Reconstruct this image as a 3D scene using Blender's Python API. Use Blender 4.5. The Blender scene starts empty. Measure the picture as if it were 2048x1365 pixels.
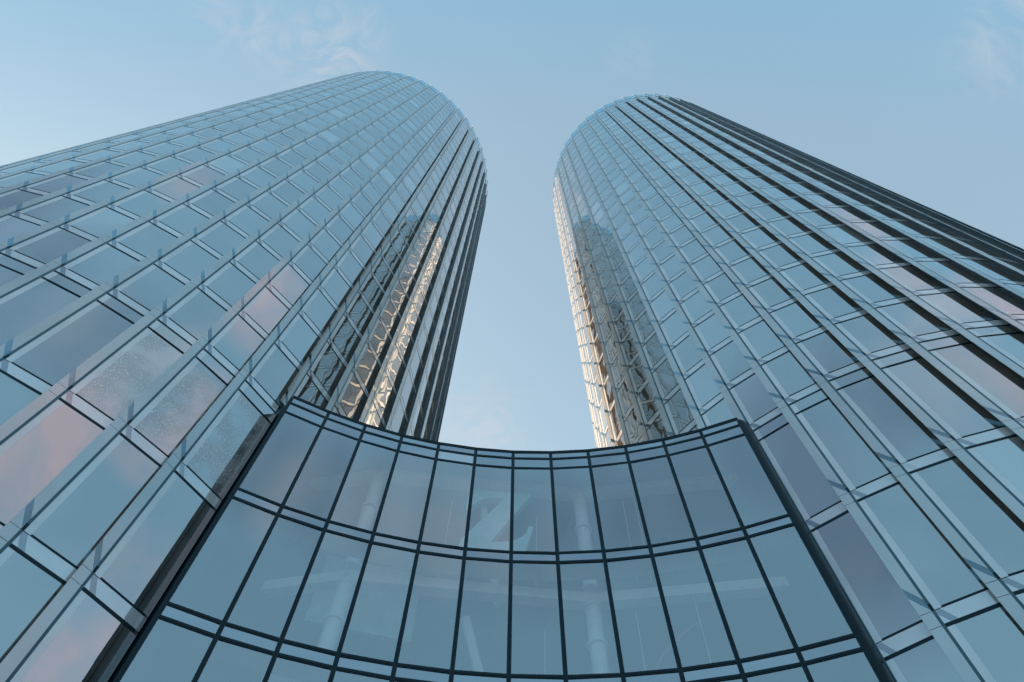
import bpy, math, random
from mathutils import Vector, Matrix
random.seed(7)
R = math.radians
scene = bpy.context.scene
COL = scene.collection
EYE = 1.6                       # eye height of the photographer above the plaza

# ------------------------------------------------------------------ helpers
class MB:
    """collects faces of one mesh object"""
    def __init__(s): s.v = []; s.f = []; s.m = []
    def face(s, pts, mi=0):
        n = len(s.v); s.v += [tuple(p) for p in pts]; s.f.append(tuple(range(n, n+len(pts)))); s.m.append(mi)
    def hexa(s, a, b, mi=0, caps=True):
        """loft between two loops of equal length a -> b, closed at both ends"""
        n = len(a)
        for i in range(n):
            j = (i+1) % n
            s.face((a[i], a[j], b[j], b[i]), mi)
        if caps:
            s.face(list(reversed(a)), mi); s.face(b, mi)
    def build(s, name, mats, parent=None, smooth=False):
        me = bpy.data.meshes.new(name)
        me.from_pydata(s.v, [], s.f)
        for m in (mats if isinstance(mats, (list, tuple)) else [mats]): me.materials.append(m)
        me.polygons.foreach_set('material_index', s.m)
        if smooth: me.polygons.foreach_set('use_smooth', [True]*len(s.f))
        at = me.attributes.new('pane', 'FLOAT', 'FACE'); at.data.foreach_set('value', [random.random() for _ in s.f])
        me.update()
        o = bpy.data.objects.new(name, me); COL.objects.link(o)
        if parent: o.parent = parent
        return o

def tag(o, label=None, cat=None, group=None, kind=None):
    if label: o['label'] = label
    if cat: o['category'] = cat
    if group: o['group'] = group
    if kind: o['kind'] = kind
    return o

def empty(name, label, cat, group=None):
    o = bpy.data.objects.new(name, None); COL.objects.link(o)
    return tag(o, label, cat, group)

# ------------------------------------------------------------------ materials
def mat(name):
    m = bpy.data.materials.new(name); m.use_nodes = True
    nt = m.node_tree; nt.nodes.clear()
    out = nt.nodes.new('ShaderNodeOutputMaterial')
    return m, nt, out
def N(nt, t, **kw):
    n = nt.nodes.new(t)
    for k, v in kw.items():
        if k in n.inputs.keys(): n.inputs[k].default_value = v
        else: setattr(n, k, v)
    return n
def ramp(nt, src, stops):
    n = nt.nodes.new('ShaderNodeValToRGB'); cr = n.color_ramp
    while len(cr.elements) < len(stops): cr.elements.new(.5)
    for e, (p, c) in zip(cr.elements, stops):
        e.position = p; e.color = c if len(c) == 4 else (*c, 1)
    nt.links.new(src, n.inputs[0]); return n.outputs[0]

def wavy(nt, scale, dist, detail=1.0):
    tc = N(nt, 'ShaderNodeTexCoord')
    mp = N(nt, 'ShaderNodeMapping'); mp.inputs['Scale'].default_value = (1, 1, .55)
    nt.links.new(tc.outputs['Object'], mp.inputs[0])
    no = N(nt, 'ShaderNodeTexNoise', Scale=scale, Detail=detail, Roughness=.4)
    nt.links.new(mp.outputs[0], no.inputs['Vector'])
    b = N(nt, 'ShaderNodeBump', Strength=1.0, Distance=dist)
    nt.links.new(no.outputs['Fac'], b.inputs['Height'])
    return b.outputs[0], tc

def coated_glass(name, tint, base, refl0, wave=.006, speck=0.0, power=3.0):
    """opaque-looking coated glazing: tinted mirror that goes clear at grazing angles over a dark room"""
    m, nt, out = mat(name)
    nrm, tc = wavy(nt, .9, wave)
    lw = N(nt, 'ShaderNodeLayerWeight', Blend=.5)
    pw = N(nt, 'ShaderNodeMath', operation='POWER'); pw.inputs[1].default_value = power
    nt.links.new(lw.outputs['Facing'], pw.inputs[0])
    col = ramp(nt, pw.outputs[0], [(0, tint), (1, (1, 1, 1))])
    fac = N(nt, 'ShaderNodeMapRange'); fac.inputs['To Min'].default_value = refl0; fac.inputs['To Max'].default_value = 1
    nt.links.new(pw.outputs[0], fac.inputs['Value'])
    at = N(nt, 'ShaderNodeAttribute', attribute_name='pane')
    vr = N(nt, 'ShaderNodeMapRange'); vr.inputs['To Min'].default_value = .86; vr.inputs['To Max'].default_value = 1.0
    nt.links.new(at.outputs['Fac'], vr.inputs['Value'])
    fv = N(nt, 'ShaderNodeMath', operation='MULTIPLY'); nt.links.new(fac.outputs[0], fv.inputs[0]); nt.links.new(vr.outputs[0], fv.inputs[1]); fac = fv
    gl = N(nt, 'ShaderNodeBsdfGlossy', Roughness=.0); nt.links.new(col, gl.inputs['Color']); nt.links.new(nrm, gl.inputs['Normal'])
    ad = N(nt, 'ShaderNodeVectorMath', operation='ADD'); cm = N(nt, 'ShaderNodeCombineXYZ')
    for q in range(3): nt.links.new(at.outputs['Fac'], cm.inputs[q])
    sc = N(nt, 'ShaderNodeVectorMath', operation='SCALE'); sc.inputs['Scale'].default_value = 40; nt.links.new(cm.outputs[0], sc.inputs[0])
    nt.links.new(tc.outputs['Object'], ad.inputs[0]); nt.links.new(sc.outputs[0], ad.inputs[1])
    no = N(nt, 'ShaderNodeTexNoise', Scale=.55, Detail=2); nt.links.new(ad.outputs[0], no.inputs['Vector'])
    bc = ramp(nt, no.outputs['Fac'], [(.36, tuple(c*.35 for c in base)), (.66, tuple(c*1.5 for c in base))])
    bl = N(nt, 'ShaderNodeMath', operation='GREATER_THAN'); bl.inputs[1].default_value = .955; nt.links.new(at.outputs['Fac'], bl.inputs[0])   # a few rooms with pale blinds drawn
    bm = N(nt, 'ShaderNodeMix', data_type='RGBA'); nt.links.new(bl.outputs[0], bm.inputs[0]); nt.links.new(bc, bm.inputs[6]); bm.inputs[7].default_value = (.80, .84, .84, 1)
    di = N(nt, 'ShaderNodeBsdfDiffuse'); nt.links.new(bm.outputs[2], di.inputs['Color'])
    mx = N(nt, 'ShaderNodeMixShader'); nt.links.new(fac.outputs[0], mx.inputs[0]); nt.links.new(di.outputs[0], mx.inputs[1]); nt.links.new(gl.outputs[0], mx.inputs[2])
    film = N(nt, 'ShaderNodeBsdfDiffuse', Color=(.62, .62, .60, 1)); mf = N(nt, 'ShaderNodeMixShader'); mf.inputs[0].default_value = .04
    nt.links.new(mx.outputs[0], mf.inputs[1]); nt.links.new(film.outputs[0], mf.inputs[2])
    res = mf.outputs[0]
    if speck:
        vo = N(nt, 'ShaderNodeTexVoronoi', Scale=12.0); nt.links.new(tc.outputs['Object'], vo.inputs['Vector'])
        dots = ramp(nt, vo.outputs['Distance'], [(.16, (1, 1, 1)), (.30, (0, 0, 0))])
        n2 = N(nt, 'ShaderNodeTexNoise', Scale=.8, Detail=5); nt.links.new(tc.outputs['Object'], n2.inputs['Vector'])
        area = ramp(nt, n2.outputs['Fac'], [(.38, (.0, .0, .0)), (.56, (1, 1, 1))])
        mu = N(nt, 'ShaderNodeMath', operation='MULTIPLY'); nt.links.new(dots, mu.inputs[0]); nt.links.new(area, mu.inputs[1])
        m2 = N(nt, 'ShaderNodeMath', operation='MULTIPLY'); m2.inputs[1].default_value = speck; nt.links.new(mu.outputs[0], m2.inputs[0])
        ds = N(nt, 'ShaderNodeBsdfGlossy', Roughness=.55, Color=(1, 1, 1, 1))
        gf = N(nt, 'ShaderNodeBsdfDiffuse', Color=(.55, .55, .55, 1)); ga = N(nt, 'ShaderNodeMath', operation='MULTIPLY'); ga.inputs[1].default_value = .45; nt.links.new(area, ga.inputs[0])
        mg = N(nt, 'ShaderNodeMixShader'); nt.links.new(ga.outputs[0], mg.inputs[0]); nt.links.new(res, mg.inputs[1]); nt.links.new(gf.outputs[0], mg.inputs[2]); res = mg.outputs[0]
        mx2 = N(nt, 'ShaderNodeMixShader'); nt.links.new(m2.outputs[0], mx2.inputs[0]); nt.links.new(res, mx2.inputs[1]); nt.links.new(ds.outputs[0], mx2.inputs[2])
        res = mx2.outputs[0]
    nt.links.new(res, out.inputs[0])
    return m

def frit(name, base, refl0, transp=0.0, gcol=(.90, .93, .92), rmax=.55, back=None):
    """printed (fritted) glass: pale ceramic dots on a glossy pane"""
    m, nt, out = mat(name)
    nrm, tc = wavy(nt, .7, .003)
    lw = N(nt, 'ShaderNodeLayerWeight', Blend=.5)
    pw = N(nt, 'ShaderNodeMath', operation='POWER'); pw.inputs[1].default_value = 3.0
    nt.links.new(lw.outputs['Facing'], pw.inputs[0])
    fac = N(nt, 'ShaderNodeMapRange'); fac.inputs['To Min'].default_value = refl0; fac.inputs['To Max'].default_value = rmax
    nt.links.new(pw.outputs[0], fac.inputs['Value'])
    no = N(nt, 'ShaderNodeTexNoise', Scale=.5, Detail=3); nt.links.new(tc.outputs['Object'], no.inputs['Vector'])
    bc = ramp(nt, no.outputs['Fac'], [(.3, tuple(c*.85 for c in base)), (.7, tuple(min(1, c*1.12) for c in base))])
    di = N(nt, 'ShaderNodeBsdfDiffuse'); nt.links.new(bc, di.inputs['Color'])
    gl = N(nt, 'ShaderNodeBsdfGlossy', Roughness=.04, Color=(*gcol, 1)); nt.links.new(nrm, gl.inputs['Normal'])
    body = di.outputs[0]
    if back:
        tl = N(nt, 'ShaderNodeBsdfTranslucent', Color=(*back, 1)); ml = N(nt, 'ShaderNodeMixShader'); ml.inputs[0].default_value = .30
        nt.links.new(body, ml.inputs[1]); nt.links.new(tl.outputs[0], ml.inputs[2]); body = ml.outputs[0]
    if transp:
        tr = N(nt, 'ShaderNodeBsdfTransparent', Color=(.75, .9, .92, 1))
        mt = N(nt, 'ShaderNodeMixShader'); mt.inputs[0].default_value = transp
        nt.links.new(body, mt.inputs[1]); nt.links.new(tr.outputs[0], mt.inputs[2]); body = mt.outputs[0]
    mx = N(nt, 'ShaderNodeMixShader'); nt.links.new(fac.outputs[0], mx.inputs[0]); nt.links.new(body, mx.inputs[1]); nt.links.new(gl.outputs[0], mx.inputs[2])
    nt.links.new(mx.outputs[0], out.inputs[0])
    return m

def clear_glass(name, trans, refl0, gcol=(.8, .9, .95), wave=.003, power=3.0, rmax=.98):
    m, nt, out = mat(name)
    nrm, tc = wavy(nt, .6, wave)
    lw = N(nt, 'ShaderNodeLayerWeight', Blend=.5)
    pw = N(nt, 'ShaderNodeMath', operation='POWER'); pw.inputs[1].default_value = power
    nt.links.new(lw.outputs['Facing'], pw.inputs[0])
    fac = N(nt, 'ShaderNodeMapRange'); fac.inputs['To Min'].default_value = refl0; fac.inputs['To Max'].default_value = rmax
    nt.links.new(pw.outputs[0], fac.inputs['Value'])
    tr = N(nt, 'ShaderNodeBsdfTransparent', Color=(*trans, 1))
    gl = N(nt, 'ShaderNodeBsdfGlossy', Roughness=.0, Color=(*gcol, 1)); nt.links.new(nrm, gl.inputs['Normal'])
    mx = N(nt, 'ShaderNodeMixShader'); nt.links.new(fac.outputs[0], mx.inputs[0]); nt.links.new(tr.outputs[0], mx.inputs[1]); nt.links.new(gl.outputs[0], mx.inputs[2])
    nt.links.new(mx.outputs[0], out.inputs[0])
    return m

def plain(name, col, rough=.5, metal=0.0, spec=.5, var=.12, scale=1.5):
    m, nt, out = mat(name)
    p = N(nt, 'ShaderNodeBsdfPrincipled'); p.inputs['Roughness'].default_value = rough; p.inputs['Metallic'].default_value = metal
    p.inputs['Specular IOR Level'].default_value = spec
    tc = N(nt, 'ShaderNodeTexCoord'); no = N(nt, 'ShaderNodeTexNoise', Scale=scale, Detail=4); nt.links.new(tc.outputs['Object'], no.inputs['Vector'])
    nt.links.new(ramp(nt, no.outputs['Fac'], [(.3, tuple(c*(1-var) for c in col)), (.7, tuple(min(1, c*(1+var)) for c in col))]), p.inputs['Base Color'])
    nt.links.new(p.outputs[0], out.inputs[0])
    return m

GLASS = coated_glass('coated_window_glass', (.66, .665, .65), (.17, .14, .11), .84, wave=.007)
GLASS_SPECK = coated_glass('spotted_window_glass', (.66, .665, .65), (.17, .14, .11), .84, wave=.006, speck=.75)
FRIT = frit('fritted_fin_glass', (.78, .85, .86), .30, transp=.06, back=(.62, .56, .50))
BAND = frit('fritted_spandrel_glass', (.80, .83, .84), .36, rmax=.9)
STRIP = frit('fritted_edge_strip', (.80, .84, .85), .30)
CLEAR = clear_glass('clear_stripe_glass', (.46, .64, .69), .22)
SPAN_STRIPE = coated_glass('stripe_spandrel_glass', (.66, .66, .68), (.02, .04, .06), .62, wave=.003)
PARAPET = clear_glass('parapet_glass', (.62, .82, .86), .16)
DARK = plain('dark_anodised_frame', (.003, .022, .032), .40, 0, .25)
TEAL = plain('glass_edge_gasket', (.07, .16, .20), .4, 0, .4)
RETURN = None
def jointed_panel():
    m, nt, out = mat('dark_return_panel')
    p = N(nt, 'ShaderNodeBsdfPrincipled'); p.inputs['Roughness'].default_value = .25; p.inputs['Specular IOR Level'].default_value = .5
    tc = N(nt, 'ShaderNodeTexCoord'); sx = N(nt, 'ShaderNodeSeparateXYZ'); nt.links.new(tc.outputs['Object'], sx.inputs[0])
    mo = N(nt, 'ShaderNodeMath', operation='MODULO'); mo.inputs[1].default_value = 1.74; nt.links.new(sx.outputs['Z'], mo.inputs[0])
    nt.links.new(ramp(nt, mo.outputs[0], [(.0, (.001, .003, .004)), (.035, (.001, .003, .004)), (.05, (.075, .098, .112)), (1, (.075, .098, .112))]), p.inputs['Base Color'])
    nt.links.new(p.outputs[0], out.inputs[0]); return m
RETURN = jointed_panel()
def translucent(name, col):
    m, nt, out = mat(name)
    a = N(nt, 'ShaderNodeBsdfTranslucent', Color=(*col, 1)); b = N(nt, 'ShaderNodeBsdfDiffuse', Color=(.5, .52, .52, 1))
    x = N(nt, 'ShaderNodeMixShader'); x.inputs[0].default_value = .3
    nt.links.new(a.outputs[0], x.inputs[1]); nt.links.new(b.outputs[0], x.inputs[2]); nt.links.new(x.outputs[0], out.inputs[0]); return m
CAPG = translucent('translucent_cap_white', (.95, .95, .93))  # white made translucent so sun from behind makes the caps look lit
CAPW = plain('white_cap_metal', (.80, .80, .78), .45)
POD_GLASS = clear_glass('entrance_glass', (.97, 1.0, 1.0), .40, gcol=(1.0, 1.0, .98), wave=.004, power=2.5)
POD_BAND = coated_glass('entrance_spandrel_glass', (.66, .68, .70), (.05, .06, .07), .70, wave=.004)
COLW = plain('white_painted_steel', (.84, .86, .84), .5)
SLABM = plain('grey_ceiling_board', (.52, .54, .54), .8)
WALLM = plain('pale_inner_wall', (.50, .48, .44), .8, var=.2)
CORE = plain('dark_floor_core', (.02, .03, .035), .7)
LETTERM = plain('pale_teal_letter_face', (.52, .86, .86), .5)
ROOFM = plain('roof_membrane', (.25, .25, .25), .9)
PLAZA = plain('plaza_granite', (.24, .23, .22), .8, var=.2, scale=.4)

# ------------------------------------------------------------------ sky, sun, camera
SUN_AZ, SUN_EL = R(134), R(18)          # azimuth counter-clockwise from +x (right); +y is straight ahead
w = bpy.data.worlds.new("World"); scene.world = w; w.use_nodes = True
nt = w.node_tree; nt.nodes.clear()
wo = N(nt, 'ShaderNodeOutputWorld'); bg = N(nt, 'ShaderNodeBackground'); bg.inputs['Strength'].default_value = .15
sky = N(nt, 'ShaderNodeTexSky'); sky.sky_type = 'NISHITA'; sky.sun_disc = False
sky.sun_elevation = SUN_EL; sky.sun_rotation = R(90) - SUN_AZ
sky.air_density = 1.0; sky.dust_density = 2.2; sky.ozone_density = 1.2
SKY_GAIN = 1.0
tc = N(nt, 'ShaderNodeTexCoord')
grade = N(nt, 'ShaderNodeMix', data_type='RGBA', blend_type='MULTIPLY'); grade.inputs[0].default_value = 1
grade.inputs[7].default_value = (1.05, 1.03, .82, 1)
nt.links.new(sky.outputs[0], grade.inputs[6])
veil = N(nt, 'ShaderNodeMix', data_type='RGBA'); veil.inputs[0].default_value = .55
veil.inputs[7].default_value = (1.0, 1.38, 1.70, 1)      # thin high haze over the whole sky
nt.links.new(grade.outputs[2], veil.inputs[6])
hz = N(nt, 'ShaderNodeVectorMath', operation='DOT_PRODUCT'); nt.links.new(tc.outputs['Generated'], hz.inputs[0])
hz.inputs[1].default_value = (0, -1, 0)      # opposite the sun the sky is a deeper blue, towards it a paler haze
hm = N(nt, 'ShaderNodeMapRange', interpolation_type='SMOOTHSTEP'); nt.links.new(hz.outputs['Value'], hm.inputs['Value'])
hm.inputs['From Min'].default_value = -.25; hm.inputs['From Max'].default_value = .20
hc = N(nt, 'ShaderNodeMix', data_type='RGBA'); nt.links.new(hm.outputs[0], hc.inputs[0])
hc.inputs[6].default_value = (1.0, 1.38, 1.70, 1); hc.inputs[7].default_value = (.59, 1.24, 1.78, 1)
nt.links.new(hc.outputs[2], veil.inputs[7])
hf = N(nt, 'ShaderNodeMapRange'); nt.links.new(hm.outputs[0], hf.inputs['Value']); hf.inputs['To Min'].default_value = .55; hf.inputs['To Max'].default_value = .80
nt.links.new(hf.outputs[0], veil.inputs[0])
# wisps of cloud: fractal noise on the view direction, gathered into a few patches of the sky
def vmath(op, a, b=None):
    n = N(nt, 'ShaderNodeVectorMath', operation=op)
    nt.links.new(a, n.inputs[0])
    if b is not None: n.inputs[1].default_value = b
    return n
def smath(op, a, b):
    n = N(nt, 'ShaderNodeMath', operation=op)
    for i, x in enumerate((a, b)):
        if isinstance(x, (int, float)): n.inputs[i].default_value = x
        else: nt.links.new(x, n.inputs[i])
    return n.outputs[0]
mp = N(nt, 'ShaderNodeMapping'); mp.inputs['Scale'].default_value = (1.0, 1.25, .8)
nt.links.new(tc.outputs['Generated'], mp.inputs[0])
n1 = N(nt, 'ShaderNodeTexNoise', Scale=15.0, Detail=10, Roughness=.64, Distortion=1.2); nt.links.new(mp.outputs[0], n1.inputs['Vector'])
wisp = ramp(nt, n1.outputs['Fac'], [(.42, (0, 0, 0)), (.76, (1, 1, 1))])
n2 = N(nt, 'ShaderNodeTexNoise', Scale=6.0, Detail=6, Roughness=.55, Distortion=.4); nt.links.new(mp.outputs[0], n2.inputs['Vector'])
bank = ramp(nt, n2.outputs['Fac'], [(.34, (.12, .12, .12)), (.60, (1, 1, 1))])
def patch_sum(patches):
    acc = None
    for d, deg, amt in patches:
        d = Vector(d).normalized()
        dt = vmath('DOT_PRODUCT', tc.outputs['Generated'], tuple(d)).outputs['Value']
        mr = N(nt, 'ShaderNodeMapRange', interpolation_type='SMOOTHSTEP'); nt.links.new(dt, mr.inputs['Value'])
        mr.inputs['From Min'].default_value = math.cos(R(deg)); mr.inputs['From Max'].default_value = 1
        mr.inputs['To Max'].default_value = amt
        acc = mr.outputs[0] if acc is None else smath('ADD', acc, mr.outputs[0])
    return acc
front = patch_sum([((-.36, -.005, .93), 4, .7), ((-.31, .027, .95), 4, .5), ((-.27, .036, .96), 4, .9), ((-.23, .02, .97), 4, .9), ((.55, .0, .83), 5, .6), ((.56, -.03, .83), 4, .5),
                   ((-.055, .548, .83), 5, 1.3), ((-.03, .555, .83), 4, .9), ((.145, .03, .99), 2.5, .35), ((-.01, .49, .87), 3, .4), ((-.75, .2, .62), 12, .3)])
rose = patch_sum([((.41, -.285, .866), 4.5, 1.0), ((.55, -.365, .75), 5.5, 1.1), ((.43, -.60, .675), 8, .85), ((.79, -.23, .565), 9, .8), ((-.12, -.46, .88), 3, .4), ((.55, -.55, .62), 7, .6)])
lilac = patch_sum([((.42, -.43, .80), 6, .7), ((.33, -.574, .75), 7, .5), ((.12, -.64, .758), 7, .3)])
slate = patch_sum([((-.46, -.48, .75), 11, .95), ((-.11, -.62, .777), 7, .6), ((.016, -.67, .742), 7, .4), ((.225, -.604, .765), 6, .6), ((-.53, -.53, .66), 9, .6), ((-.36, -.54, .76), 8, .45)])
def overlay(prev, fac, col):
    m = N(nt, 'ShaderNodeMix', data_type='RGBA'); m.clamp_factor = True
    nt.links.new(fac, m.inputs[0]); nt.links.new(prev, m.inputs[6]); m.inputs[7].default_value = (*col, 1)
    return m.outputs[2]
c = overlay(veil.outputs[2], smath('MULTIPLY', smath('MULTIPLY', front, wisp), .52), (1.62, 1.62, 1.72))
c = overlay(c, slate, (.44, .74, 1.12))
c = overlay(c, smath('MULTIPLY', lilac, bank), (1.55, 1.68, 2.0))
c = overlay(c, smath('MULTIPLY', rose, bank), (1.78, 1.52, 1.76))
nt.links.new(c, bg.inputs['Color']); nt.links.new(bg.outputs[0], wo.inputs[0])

sun = bpy.data.lights.new('sun', 'SUN'); sun.energy = 4.2; sun.angle = R(.5); sun.color = (1.0, .66, .44)
so = bpy.data.objects.new('sun', sun); COL.objects.link(so)
sd = Vector((math.cos(SUN_AZ)*math.cos(SUN_EL), math.sin(SUN_AZ)*math.cos(SUN_EL), math.sin(SUN_EL)))
so.rotation_euler = sd.to_track_quat('Z', 'Y').to_euler(); so.location = (0, 0, 200)

cd = bpy.data.cameras.new('camera'); cam = bpy.data.objects.new('camera', cd); COL.objects.link(cam)
cd.sensor_width = 36; cd.lens = 36*1346.45/2048; cd.clip_start = .1; cd.clip_end = 5000
rt = Vector((.9995246, -.03083128, 0)); fw = Vector((-.0279575, -.90635909, -.42158223)); up = Vector((.01299792, .42138181, -.90679017))
cam.matrix_world = Matrix(((rt[0], rt[1], rt[2], 0), (fw[0], fw[1], fw[2], 0), (up[0], up[1], up[2], EYE), (0, 0, 0, 1)))
scene.camera = cam
def to_px(p):                            # image position (2048 wide), used only to rank windows by their size in view
    d = Vector(p) - Vector((0, 0, EYE)); x, y, z = (rt*d.x + fw*d.y + up*d.z)
    if z > -.1: return None
    return 1024 + 1346.45*x/-z, 682.5 - 1346.45*y/-z

vs = scene.view_settings
vs.view_transform = 'Standard'; vs.look = 'None'; vs.exposure = 1.47; vs.gamma = 1; vs.use_curve_mapping = False
scene.render.engine = 'CYCLES'
scene.cycles.caustics_reflective = False; scene.cycles.sample_clamp_indirect = 6.0
scene.cycles.max_bounces = 10; scene.cycles.glossy_bounces = 5; scene.cycles.transparent_max_bounces = 12

# ------------------------------------------------------------------ towers
SL = -.162                               # each facade panel leans this much off the circle: a saw-tooth plan
ZF = 23.88                               # lowest regular storey (top of the entrance front)
PODR, PODC, PODH = 20.208, Vector((.627, -3.957)), 23.81

def tower(name, label, H, cx, cy, r, a0, n, gap, split, speck):
    """gap(k): True where the entrance front covers the facade below ZF;  split(k): panel length cut below ZF"""
    root = empty(name, label, 'skyscraper', 'pair of glass towers')
    root.location = (cx, cy, 0)
    step = 2*math.pi/n
    zs_low = [12.96, 17.87]              # tall storeys beside the entrance front
    fl = []; z = ZF; dz = .0290*120.0
    while z < H - 1.5: fl.append(z); z += dz
    tops = fl[1:] + [H]
    WIN = []; SPAN = []
    rest_t = []
    def J(k):
        a = a0 + step*k; return Vector((r*math.cos(a), r*math.sin(a))), Vector((math.cos(a), math.sin(a))), Vector((-math.sin(a), math.cos(a)))
    for k in range(n):
        j, er, et = J(k); u = (et + SL*er).normalized(); nn = Vector((u.y, -u.x))
        if nn.dot(er) < 0: nn = -nn
        j2, er2, et2 = J(k+1)
        dl = j2 - j; T = dl.dot(u); D = dl.dot(nn)       # next junction, seen from this panel
        tE = T - .11
        def P(t, zz, d=0.0): q = j + u*t + nn*d; return (q.x, q.y, zz + EYE)
        def box(mb, t0, t1, z0, z1, d0, d1, mi=0):
            a = [P(t0, z0, d0), P(t1, z0, d0), P(t1, z0, d1), P(t0, z0, d1)]
            b = [P(t0, z1, d0), P(t1, z1, d0), P(t1, z1, d1), P(t0, z1, d1)]
            mb.hexa(a, b, mi)
        low = not gap(k)
        zbot = -1.6 if low else ZF - 1.3
        jit = lambda: random.uniform(-.0045, .0045)
        tL = split(k) or tE
        # ---- fin: fritted glass wing past the junction, cut by seams and a clear slanting stripe at each storey
        fin = MB(); F0, F1, D0, D1 = -.385, -.07, -.012, .012
        def prism(poly, mi, skip=()):
            m = len(poly)
            fin.face([P(t, zz, D1) for t, zz in poly], mi); fin.face([P(t, zz, D0) for t, zz in reversed(poly)], mi)
            for i in range(m):
                if i in skip: continue
                (ta, za), (tb, zb) = poly[i], poly[(i+1) % m]
                fin.face((P(ta, za, D0), P(tb, zb, D0), P(tb, zb, D1), P(ta, za, D1)), mi)
        finlow = low and split(k) is None or (low and split(k) and split(k) > 0)
        levels = ([12.96-4.9, 12.96, 17.87] if (low and not nofin(name, k)) else []) + fl
        for i, z0 in enumerate(levels):
            z1 = levels[i+1] if i+1 < len(levels) else H + .1
            zt = z1 - .46 if i+1 < len(levels) else z1
            g = .008
            l0, l1 = z0 + (-.055 - F0)*1.8, z0 + (-.055 - F1)*1.8      # lower edge of the stripe at F0, F1
            s = .36
            prism([(F0, z0+g), (F1, z0+g), (F1, l1), (F0, l0)], 0, (2,))
            prism([(F0, l0), (F1, l1), (F1, l1+s), (F0, l0+s)], 1, (0, 2))
            prism([(F0, l0+s), (F1, l1+s), (F1, zt-g), (F0, zt-g)], 0, (0,))
            if i+1 < len(levels):
                if z1 == ZF and low:
                    prism([(F0, zt-.66+g), (F1, zt-.66+g), (F1, zt-g), (F0, zt-g)], 0) if False else None
                prism([(F0, zt+g), (F1, zt+g), (F1, z1-g), (F0, z1-g)], 0)
        fin.build('fin', [FRIT, CLEAR], root)
        # ---- mullion at the junction: gasket line in front, dark body behind
        mu = MB(); zm = (-1.6 if low else ZF - .6)
        box(mu, -.068, .012, zm, H + .05, -.16, .004, 0)
        for z0 in levels: box(mu, -.070, .014, z0 + .01, z0 + .24, -.02, .006, 1)
        mu.build('mullion', [TEAL, DARK], root)
        # ---- dark return face between this panel and the next junction
        rp = MB()
        if split(k):
            rp.face((P(tL, -1.6, -.05), P(tL, -1.6, .25), P(tL, ZF-.62, .25), P(tL, ZF-.62, -.05)))
            zb_ = ZF - .62
        else: zb_ = zbot
        te_ = tE + .02; dm = D*.55
        rp.face((P(te_, zb_, -.05), P(te_, zb_, dm), P(te_, H, dm), P(te_, H, -.05)), 0)
        rp.face((P(te_, zb_, dm), P(te_+.03, zb_, dm), P(te_+.03, H, dm), P(te_, H, dm)), 0)
        rp.face((P(te_+.03, zb_, dm), P(te_+.03, zb_, D-.02), P(te_+.03, H, D-.02), P(te_+.03, H, dm)), 0)
        rp.build('return_panel', [RETURN, DARK], root)
        # ---- storeys: each window keeps its own frame (rail below, rail above, right jamb)
        def pane(zb, zt, t1, zb2, thin):
            a = [P(.205, zb, jit()), P(t1, zb, jit()), P(t1, zt, jit()), P(.205, zt, jit())]
            s_ = [P(.012, zb2), P(.205, zb2), P(.205, zt), P(.012, zt)]
            fr = MB()
            box(fr, .205, t1, zb2-.02 if thin else zb-.12, zb, -.08, .004)
            if thin: box(fr, .02, .205, zb2-.02, zb2, -.08, .002)
            box(fr, .014, t1, zt, zt + (.11 if thin else .115), -.08, .004)
            box(fr, t1, t1 + .012, zb2-.02 if thin else zb-.12, zt + .11, -.08, .003)
            WIN.append((a, s_, k, zb, fr))
        def storey(z0, z1, t1, extra=False):
            zt = z1 - .535
            if extra:
                pane(z1-1.125, zt, t1, z1-1.125, False)
                zt = z1 - 1.245
            pane(z0+.070, zt, t1, z0+.022, True)
        def band(z1, t1):
            """fritted spandrel under level z1 with its dark lower rail"""
            zb, zt = z1-.425, z1
            e = lambda zz: -.055 - (zz - z1)/1.8
            lo0, lo1, up0, up1 = e(zb), e(zb)+.2, .012, e(zt)+.2
            polys = [([P(.012, zb), P(lo0, zb), P(.012, z1-.12)], 0), ([P(lo0, zb), P(lo1, zb), P(up1, zt), P(.012, zt), P(.012, z1-.12)], 1),
                     ([P(lo1, zb), P(t1, zb), P(t1, zt), P(up1, zt)], 0)]
            SPAN.append((polys, k, zb))
        tr = MB()
        if low:
            band(12.96, tL); storey(12.96, 17.87, tL); band(17.87, tL); storey(17.87, ZF, tL, True); band(ZF, tL); storey(12.96-4.9, 12.96, tL)
        else:
            band(ZF, tE)
        for i, z0 in enumerate(fl):
            storey(z0, tops[i] + (.40 if i == len(fl)-1 else 0), tE)
            if i+1 < len(fl): band(fl[i+1], tE)
        box(tr, .02, tE, H - .02, H + .10, -.10, .012)
        tr.build('top_rail', DARK, root)
        # ---- parapet
        pp = MB(); HT = H*1.0322
        box(pp, .015, tE, H + .10, HT, -.012, .004); pp.build('parapet_glass', PARAPET, root)
        po = MB(); box(po, -.03, .012, H + .05, HT, -.10, .0); po.build('parapet_post', TEAL, root)
        ca = MB(); box(ca, -.32, .24, HT - .10, HT + .03, -.03, .0)
        ca.build('parapet_cap', CAPG, root)
        fc = MB(); box(fc, -.70, -.44, H + .12, H + .38, -.04, -.02); fc.build('sunlit_corner_block', CAPG, root)  # white block standing in for the sunlit corner of the return panel
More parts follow.
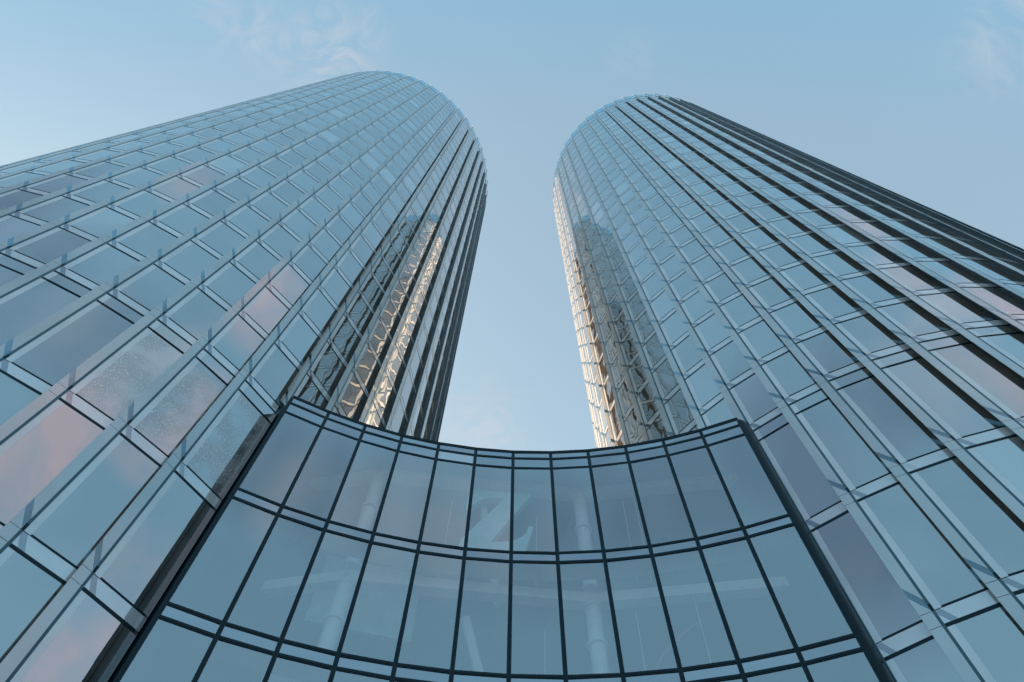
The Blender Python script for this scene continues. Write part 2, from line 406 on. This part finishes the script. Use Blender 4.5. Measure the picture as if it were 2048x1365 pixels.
    # ---- windows and spandrels: the hundred that show largest are parts, the others one mesh each
    def size(quad):
        px = [to_px((p[0]+cx, p[1]+cy, p[2])) for p in quad]
        if None in px: return 0
        mx, my = sum(p[0] for p in px)/4, sum(p[1] for p in px)/4
        if not (-20 < mx < 2068 and -20 < my < 1385): return 0
        ar = .5*sum(px[i][0]*px[(i+1) % 4][1] - px[(i+1) % 4][0]*px[i][1] for i in range(4))
        ctr = Vector((sum(p[0] for p in quad)/4 + cx, sum(p[1] for p in quad)/4 + cy))
        mid = Vector((sum(p[0] for p in quad)/4, sum(p[1] for p in quad)/4))
        if mid.dot(-ctr) <= 0: return 0
        # behind the entrance front?
        dvec = ctr.normalized(); b = dvec.dot(PODC); t = b + math.sqrt(b*b - PODC.length_squared + PODR**2)
        if ctr.length > t and (quad[2][2]-EYE)*t/ctr.length < PODH and abs(math.atan2(dvec.x, dvec.y)) < .56: return 0
        return abs(ar)
    order = sorted(range(len(WIN)), key=lambda i: -size(WIN[i][0]))
    big = set(order[:100]); rest = MB(); rfr = MB()
    for i, (a, s_, k, zb, fr) in enumerate(WIN):
        if i in big:
            m = MB(); m.face(a, 0); m.face(s_, 1)
            o = m.build('window', [GLASS_SPECK if (k, round(zb)) in speck else GLASS, STRIP], root)
            fr.build('frame', DARK, o)
        else:
            rest.face(a, 0); rest.face(s_, 1)
            n0 = len(rfr.v); rfr.v += fr.v; rfr.f += [tuple(q+n0 for q in f) for f in fr.f]; rfr.m += fr.m
    rw = tag(rest.build('window', [GLASS, STRIP], root), kind='stuff')
    tag(rfr.build('frame', DARK, rw), kind='stuff')
    order = sorted(range(len(SPAN)), key=lambda i: -size([SPAN[i][0][2][0][q] for q in range(4)]))
    big = set(order[:100]); rest = MB()
    for i, (polys, k, zb) in enumerate(SPAN):
        m = MB() if i in big else rest
        for pl, mi in polys: m.face(pl, mi)
        if i in big: m.build('spandrel', [BAND, SPAN_STRIPE], root)
    tag(rest.build('spandrel', [BAND, SPAN_STRIPE], root), kind='stuff')
    # ---- core behind the skin and the roof
    co = MB(); rr = r - .75
    ring = lambda q, zz: [(q*math.cos(2*math.pi*i/72), q*math.sin(2*math.pi*i/72), zz) for i in range(72)]
    co.hexa(ring(rr, 0), ring(rr, H + .4 + EYE)); co.build('core', CORE, root)
    ro = MB(); ro.hexa(ring(r - .32, H - .6 + EYE), ring(r - .32, H - .1 + EYE)); ro.build('roof', ROOFM, root)
    return root

L_A0, R_A0 = -1.60483, 3.05763
def nofin(name, k): return name == 'glass_tower' and TW == 'R' and k == 7
TW = 'L'
tower('glass_tower', 'round glass tower left of the curved entrance front, pink clouds mirrored in its lower windows', 120.0,
      -.20003*120, .21633*120, .15618*120, L_A0, 60, lambda k: 9 <= k <= 28, lambda k: 1.76 if k == 8 else None,
      {(6, 18), (7, 18), (8, 18)})
TW = 'R'
HR = 120*.948
tower('glass_tower', 'round glass tower right of the curved entrance, its left edge lit cream by sun', HR,
      .19166*HR, .21657*HR, .13685*HR, R_A0, 56, lambda k: k < 7 or k > 44, lambda k: None, set())

# ------------------------------------------------------------------ curved entrance front between the towers
pod = empty('entrance_building', 'low concave glass entrance front with dark mullions between the two round towers', 'building')
A0, DA, NB = 2.05923, -.07785, 12
def pp(k, d=0.0, zz=0.0):                # point on the concave front; d > 0 towards the street
    a = A0 + DA*k; q = PODR - d
    return (PODC.x + q*math.cos(a), PODC.y + q*math.sin(a), zz + EYE)
def chord(k, t, d, zz):                  # flat panes: straight between mullions
    a, b = Vector(pp(k, d, zz)), Vector(pp(k+1, d, zz)); return tuple(a.lerp(b, t))
TRZ = [(23.75, 23.87), (23.30, 23.42), (22.63, 22.74), (17.76, 17.87), (17.31, 17.43), (12.91, 13.03), (12.47, 12.59), (7.95, 8.07), (7.51, 7.63)]
for i, (z0, z1) in enumerate(TRZ):
    m = MB()
    for k in range(NB):
        zm = z0+.035; prof = [(-.06, z0), (.022, z0), (.022, zm-.008), (.008, zm-.008), (.008, zm+.008), (.022, zm+.008), (.022, z1), (-.06, z1)]
        m.hexa([pp(k, d, z) for d, z in prof], [pp(k+1, d, z) for d, z in prof])
    m.build('coping' if i == 0 else 'transom', DARK, pod)
cop = MB()
for k in range(NB):
    prof = [(-.34, 23.875), (.03, 23.875), (.03, 23.90), (-.34, 23.90)]
    cop.hexa([pp(k, d, z) for d, z in prof], [pp(k+1, d, z) for d, z in prof])
cop.build('coping_sheet', DARK, pod)
for k in range(NB+1):
    m = MB(); a = A0 + DA*k; tv = Vector((-math.sin(a), math.cos(a), 0)); c0 = Vector(pp(k)); inw = Vector((PODC.x-c0.x, PODC.y-c0.y, 0)).normalized()
    hw = .064
    for s0, s1, d1 in ((-hw, -.010, .036), (-.010, .010, .020), (.010, hw, .036)):
        q = [c0 + tv*s0 - inw*.12, c0 + tv*s1 - inw*.12, c0 + tv*s1 + inw*d1, c0 + tv*s0 + inw*d1]
        m.hexa([(v.x, v.y, 0) for v in q], [(v.x, v.y, 23.695 + EYE) for v in q])
    m.build('mullion', DARK, pod)
ROWS = [(23.42, 23.75, 'top_light', 0), (22.74, 23.30, 'top_light', 1), (17.87, 22.63, 'window', 1), (17.43, 17.76, 'spandrel', 2),
        (13.03, 17.31, 'window', 1), (12.59, 12.91, 'spandrel', 2), (8.07, 12.47, 'window', 1), (7.63, 7.95, 'spandrel', 2), (-1.6, 7.51, 'window', 1)]
for z0, z1, nm, mi in ROWS:
    for k in range(NB):
        m = MB(); j = lambda: random.uniform(-.006, .006)
        m.face([chord(k, .03, j(), z0), chord(k, .97, j(), z0), chord(k, .97, j(), z1), chord(k, .03, j(), z1)])
        m.build(nm, POD_BAND if mi == 2 or nm == 'top_light' else POD_GLASS, pod)
# end posts closing the joints to the towers
def post(name, a, b, depth, z1, bulge):
    a, b = Vector(a), Vector(b); d = (b-a); nrm = Vector((d.y, -d.x)).normalized()
    if nrm.dot(-a) < 0: nrm = -nrm
    prof = [a - nrm*depth]
    for i in range(9):
        f = i/8; prof.append(a.lerp(b, f) + nrm*bulge*math.sin(math.pi*f)**.7)
    prof.append(b - nrm*depth)
    m = MB(); m.hexa([(p.x, p.y, 0) for p in prof], [(p.x, p.y, z1 + EYE) for p in prof]); return m.build(name, DARK, pod)
pR = pp(12); pL = pp(0)
ang7 = R_A0 + 7*2*math.pi/56
J7 = (.19166*HR + .13685*HR*math.cos(ang7), .21657*HR + .13685*HR*math.sin(ang7))
post('end_post', (pR[0]+.03, pR[1]-.03), (J7[0]-.09, J7[1]-.03), .5, 23.70, .06)
ang8 = L_A0 + 8*2*math.pi/60
e8 = Vector((math.cos(ang8), math.sin(ang8))); t8 = Vector((-e8.y, e8.x)); u8 = (t8 + SL*e8).normalized()
q8 = Vector((-.20003*120, .21633*120)) + e8*(.15618*120) + u8*1.78
post('end_post', (q8.x, q8.y), (pL[0]-.05, pL[1]-.02), .5, 23.70, -.10)

# interior seen through the glass
def ring_poly(d0, d1, z0, z1, k0=-.0, k1=12.0, n=24):
    m = MB(); ks = [k0 + (k1-k0)*i/n for i in range(n+1)]
    for i in range(n):
        a = [pp(ks[i], d0, z0), pp(ks[i], d1, z0), pp(ks[i], d1, z1), pp(ks[i], d0, z1)]
        b = [pp(ks[i+1], d0, z0), pp(ks[i+1], d1, z0), pp(ks[i+1], d1, z1), pp(ks[i+1], d0, z1)]
        m.hexa(a, b, 0, i in (0, n-1))
    return m
for z0, z1 in ((17.46, 17.70), (12.62, 12.84), (7.66, 7.88)):
    ring_poly(-.9, -.12, z0, z1).build('floor_slab', SLABM, pod)
ring_poly(-14, -.14, 23.46, 23.66).build('roof', plain('ceiling_board', (.22, .24, .25), .8), pod)
ring_poly(-14.2, -13.98, -1.6, 23.44, 3.2, 13.0).build('rear_wall', plain('pale_rear_wall', (.34, .36, .37), .8), pod)
ring_poly(-14.02, -13.98, -1.6, 23.44, -1.0, 3.18).build('added_rear_glazing', clear_glass('added_rear_glass', (.95, .97, .97), .08), pod)  # unseen glazing, added to let daylight in and brighten the interior
def tube(mb, a, b, r0, r1=None, n=20):
    a, b = Vector(a), Vector(b); ax = (b-a).normalized(); s = ax.orthogonal().normalized(); t = ax.cross(s); r1 = r1 or r0
    mb.hexa([tuple(a + s*r0*math.cos(2*math.pi*i/n) + t*r0*math.sin(2*math.pi*i/n)) for i in range(n)],
            [tuple(b + s*r1*math.cos(2*math.pi*i/n) + t*r1*math.sin(2*math.pi*i/n)) for i in range(n)])
COLS = [(-5.30, 17.0), (3.01, 17.70)]
LV = [(17.70, 22.72), (12.84, 16.92), (7.88, 12.1)]
for (x, y) in COLS:
    for z0, z1 in LV:
        m = MB(); tube(m, (x, y, z0+EYE), (x, y, z1+EYE), .26)
        o = m.build('column', COLW, pod, True)
        cl = MB(); zc = z0 + .60*(z1-z0)
        tube(cl, (x, y, zc+EYE), (x, y, zc+.10+EYE), .34); tube(cl, (x, y, z1-.12+EYE), (x, y, z1+.02+EYE), .31); cl.build('collar', COLW, o)
def beam(a, b, z0, z1, wd, mt=COLW):
    a, b = Vector(a), Vector(b); s = Vector((-(b-a).y, (b-a).x)).normalized()*wd/2
    m = MB(); q = [a-s, b-s, b+s, a+s]
    m.hexa([(p.x, p.y, z0+EYE) for p in q], [(p.x, p.y, z1+EYE) for p in q]); return m.build('beam', mt, pod)
for zt in (22.72, 16.92, 12.1):
    pts = [(-9.6, 17.9), COLS[0], COLS[1], (10.0, 16.6)]
    for i in range(3): beam(pts[i], pts[i+1], zt, zt+.42, .42)
    beam(COLS[0], (-7.0, 26), zt+.05, zt+.35, .3); beam(COLS[1], (5.2, 27), zt+.05, zt+.35, .3)
    beam((-9.0, 22.5), (10.5, 21.0), zt+.08, zt+.33, .28)
for (a, b) in (((-1.1, 17.6, 22.7), (-.2, 18.6, 17.7)), ((-1.3, 18.4, 16.9), (-.1, 18.9, 12.8))):
    m = MB(); tube(m, (a[0], a[1], a[2]+EYE), (b[0], b[1], b[2]+EYE), .17, n=8); m.build('brace', COLW, pod)
for (x, y, z0, z1) in ((-2.3, 17.4, 17.7, 22.0), (1.1, 17.6, 17.7, 21.4), (4.6, 17.3, 17.7, 22.4), (5.1, 17.3, 17.7, 22.4), (4.3, 17.5, 12.84, 16.6), (6.2, 17.0, 12.84, 16.8), (1.3, 18.3, 12.84, 16.4)):
    m = MB(); tube(m, (x, y, z0+EYE), (x+.1, y, z1+EYE), .015, n=6); m.build('tie_rod', COLW, pod)
for (a, b, z0, z1) in (((-8.6, 18.6), (-3.6, 19.8), 12.84, 15.6), ((-7.5, 19.6), (-3.4, 20.6), 17.7, 21.0)):
    a, b = Vector(a), Vector(b); s = Vector((-(b-a).y, (b-a).x)).normalized()*.08; q = [a-s, b-s, b+s, a+s]
    m = MB(); m.hexa([(p.x, p.y, z0+EYE) for p in q], [(p.x, p.y, z1+EYE) for p in q]); m.build('partition', WALLM, pod)

# the big serif letter hanging behind the upper glass
def bez(p0, p1, p2, n=8):
    return [((1-t)**2*p0[0] + 2*t*(1-t)*p1[0] + t*t*p2[0], (1-t)**2*p0[1] + 2*t*(1-t)*p1[1] + t*t*p2[1]) for t in [i/n for i in range(n+1)]]
top_arm = [(0, .98)] + [(.0, .62), (.06, .60)] + bez((.06, .60), (.16, .86), (.56, .86))[1:] + [(.92, 1.0)]
Z = [(.0, 1.0), (.02, .62), (.08, .62)] + bez((.10, .68), (.22, .90), (.60, .90)) + [(.0, .0)][:0]
outline = [(.03, 1.0), (.0, .63), (.06, .63)] + bez((.08, .68), (.20, .885), (.58, .885)) + [(-.02, .12)] + [(-.04, .0)] + [(.88, .0), (1.0, .40), (.93, .40)] + bez((.90, .30), (.78, .115), (.40, .115)) + [(1.0, 1.0)]
lw_, lh_, zb_ = 2.66, 3.40, 19.05
ang = math.atan2(.35, 4.0)
def zp(p, d):
    x = -1.62 + p[0]*lw_; return (x, 17.2 + (x+1.62)*.04 + d, zb_ + p[1]*lh_ + EYE)
m = MB(); m.hexa([zp(p, 0) for p in outline], [zp(p, .30) for p in outline]); m.f = m.f; lo = m.build('letter_sign', LETTERM)
tag(lo, 'pale teal serif letter Z hanging behind the upper glass of the curved entrance front', 'sign')

# ------------------------------------------------------------------ ground
g = MB(); g.face([(-3000, -3000, 0), (3000, -3000, 0), (3000, 3000, 0), (-3000, 3000, 0)])
tag(g.build('plaza', PLAZA), kind='structure')
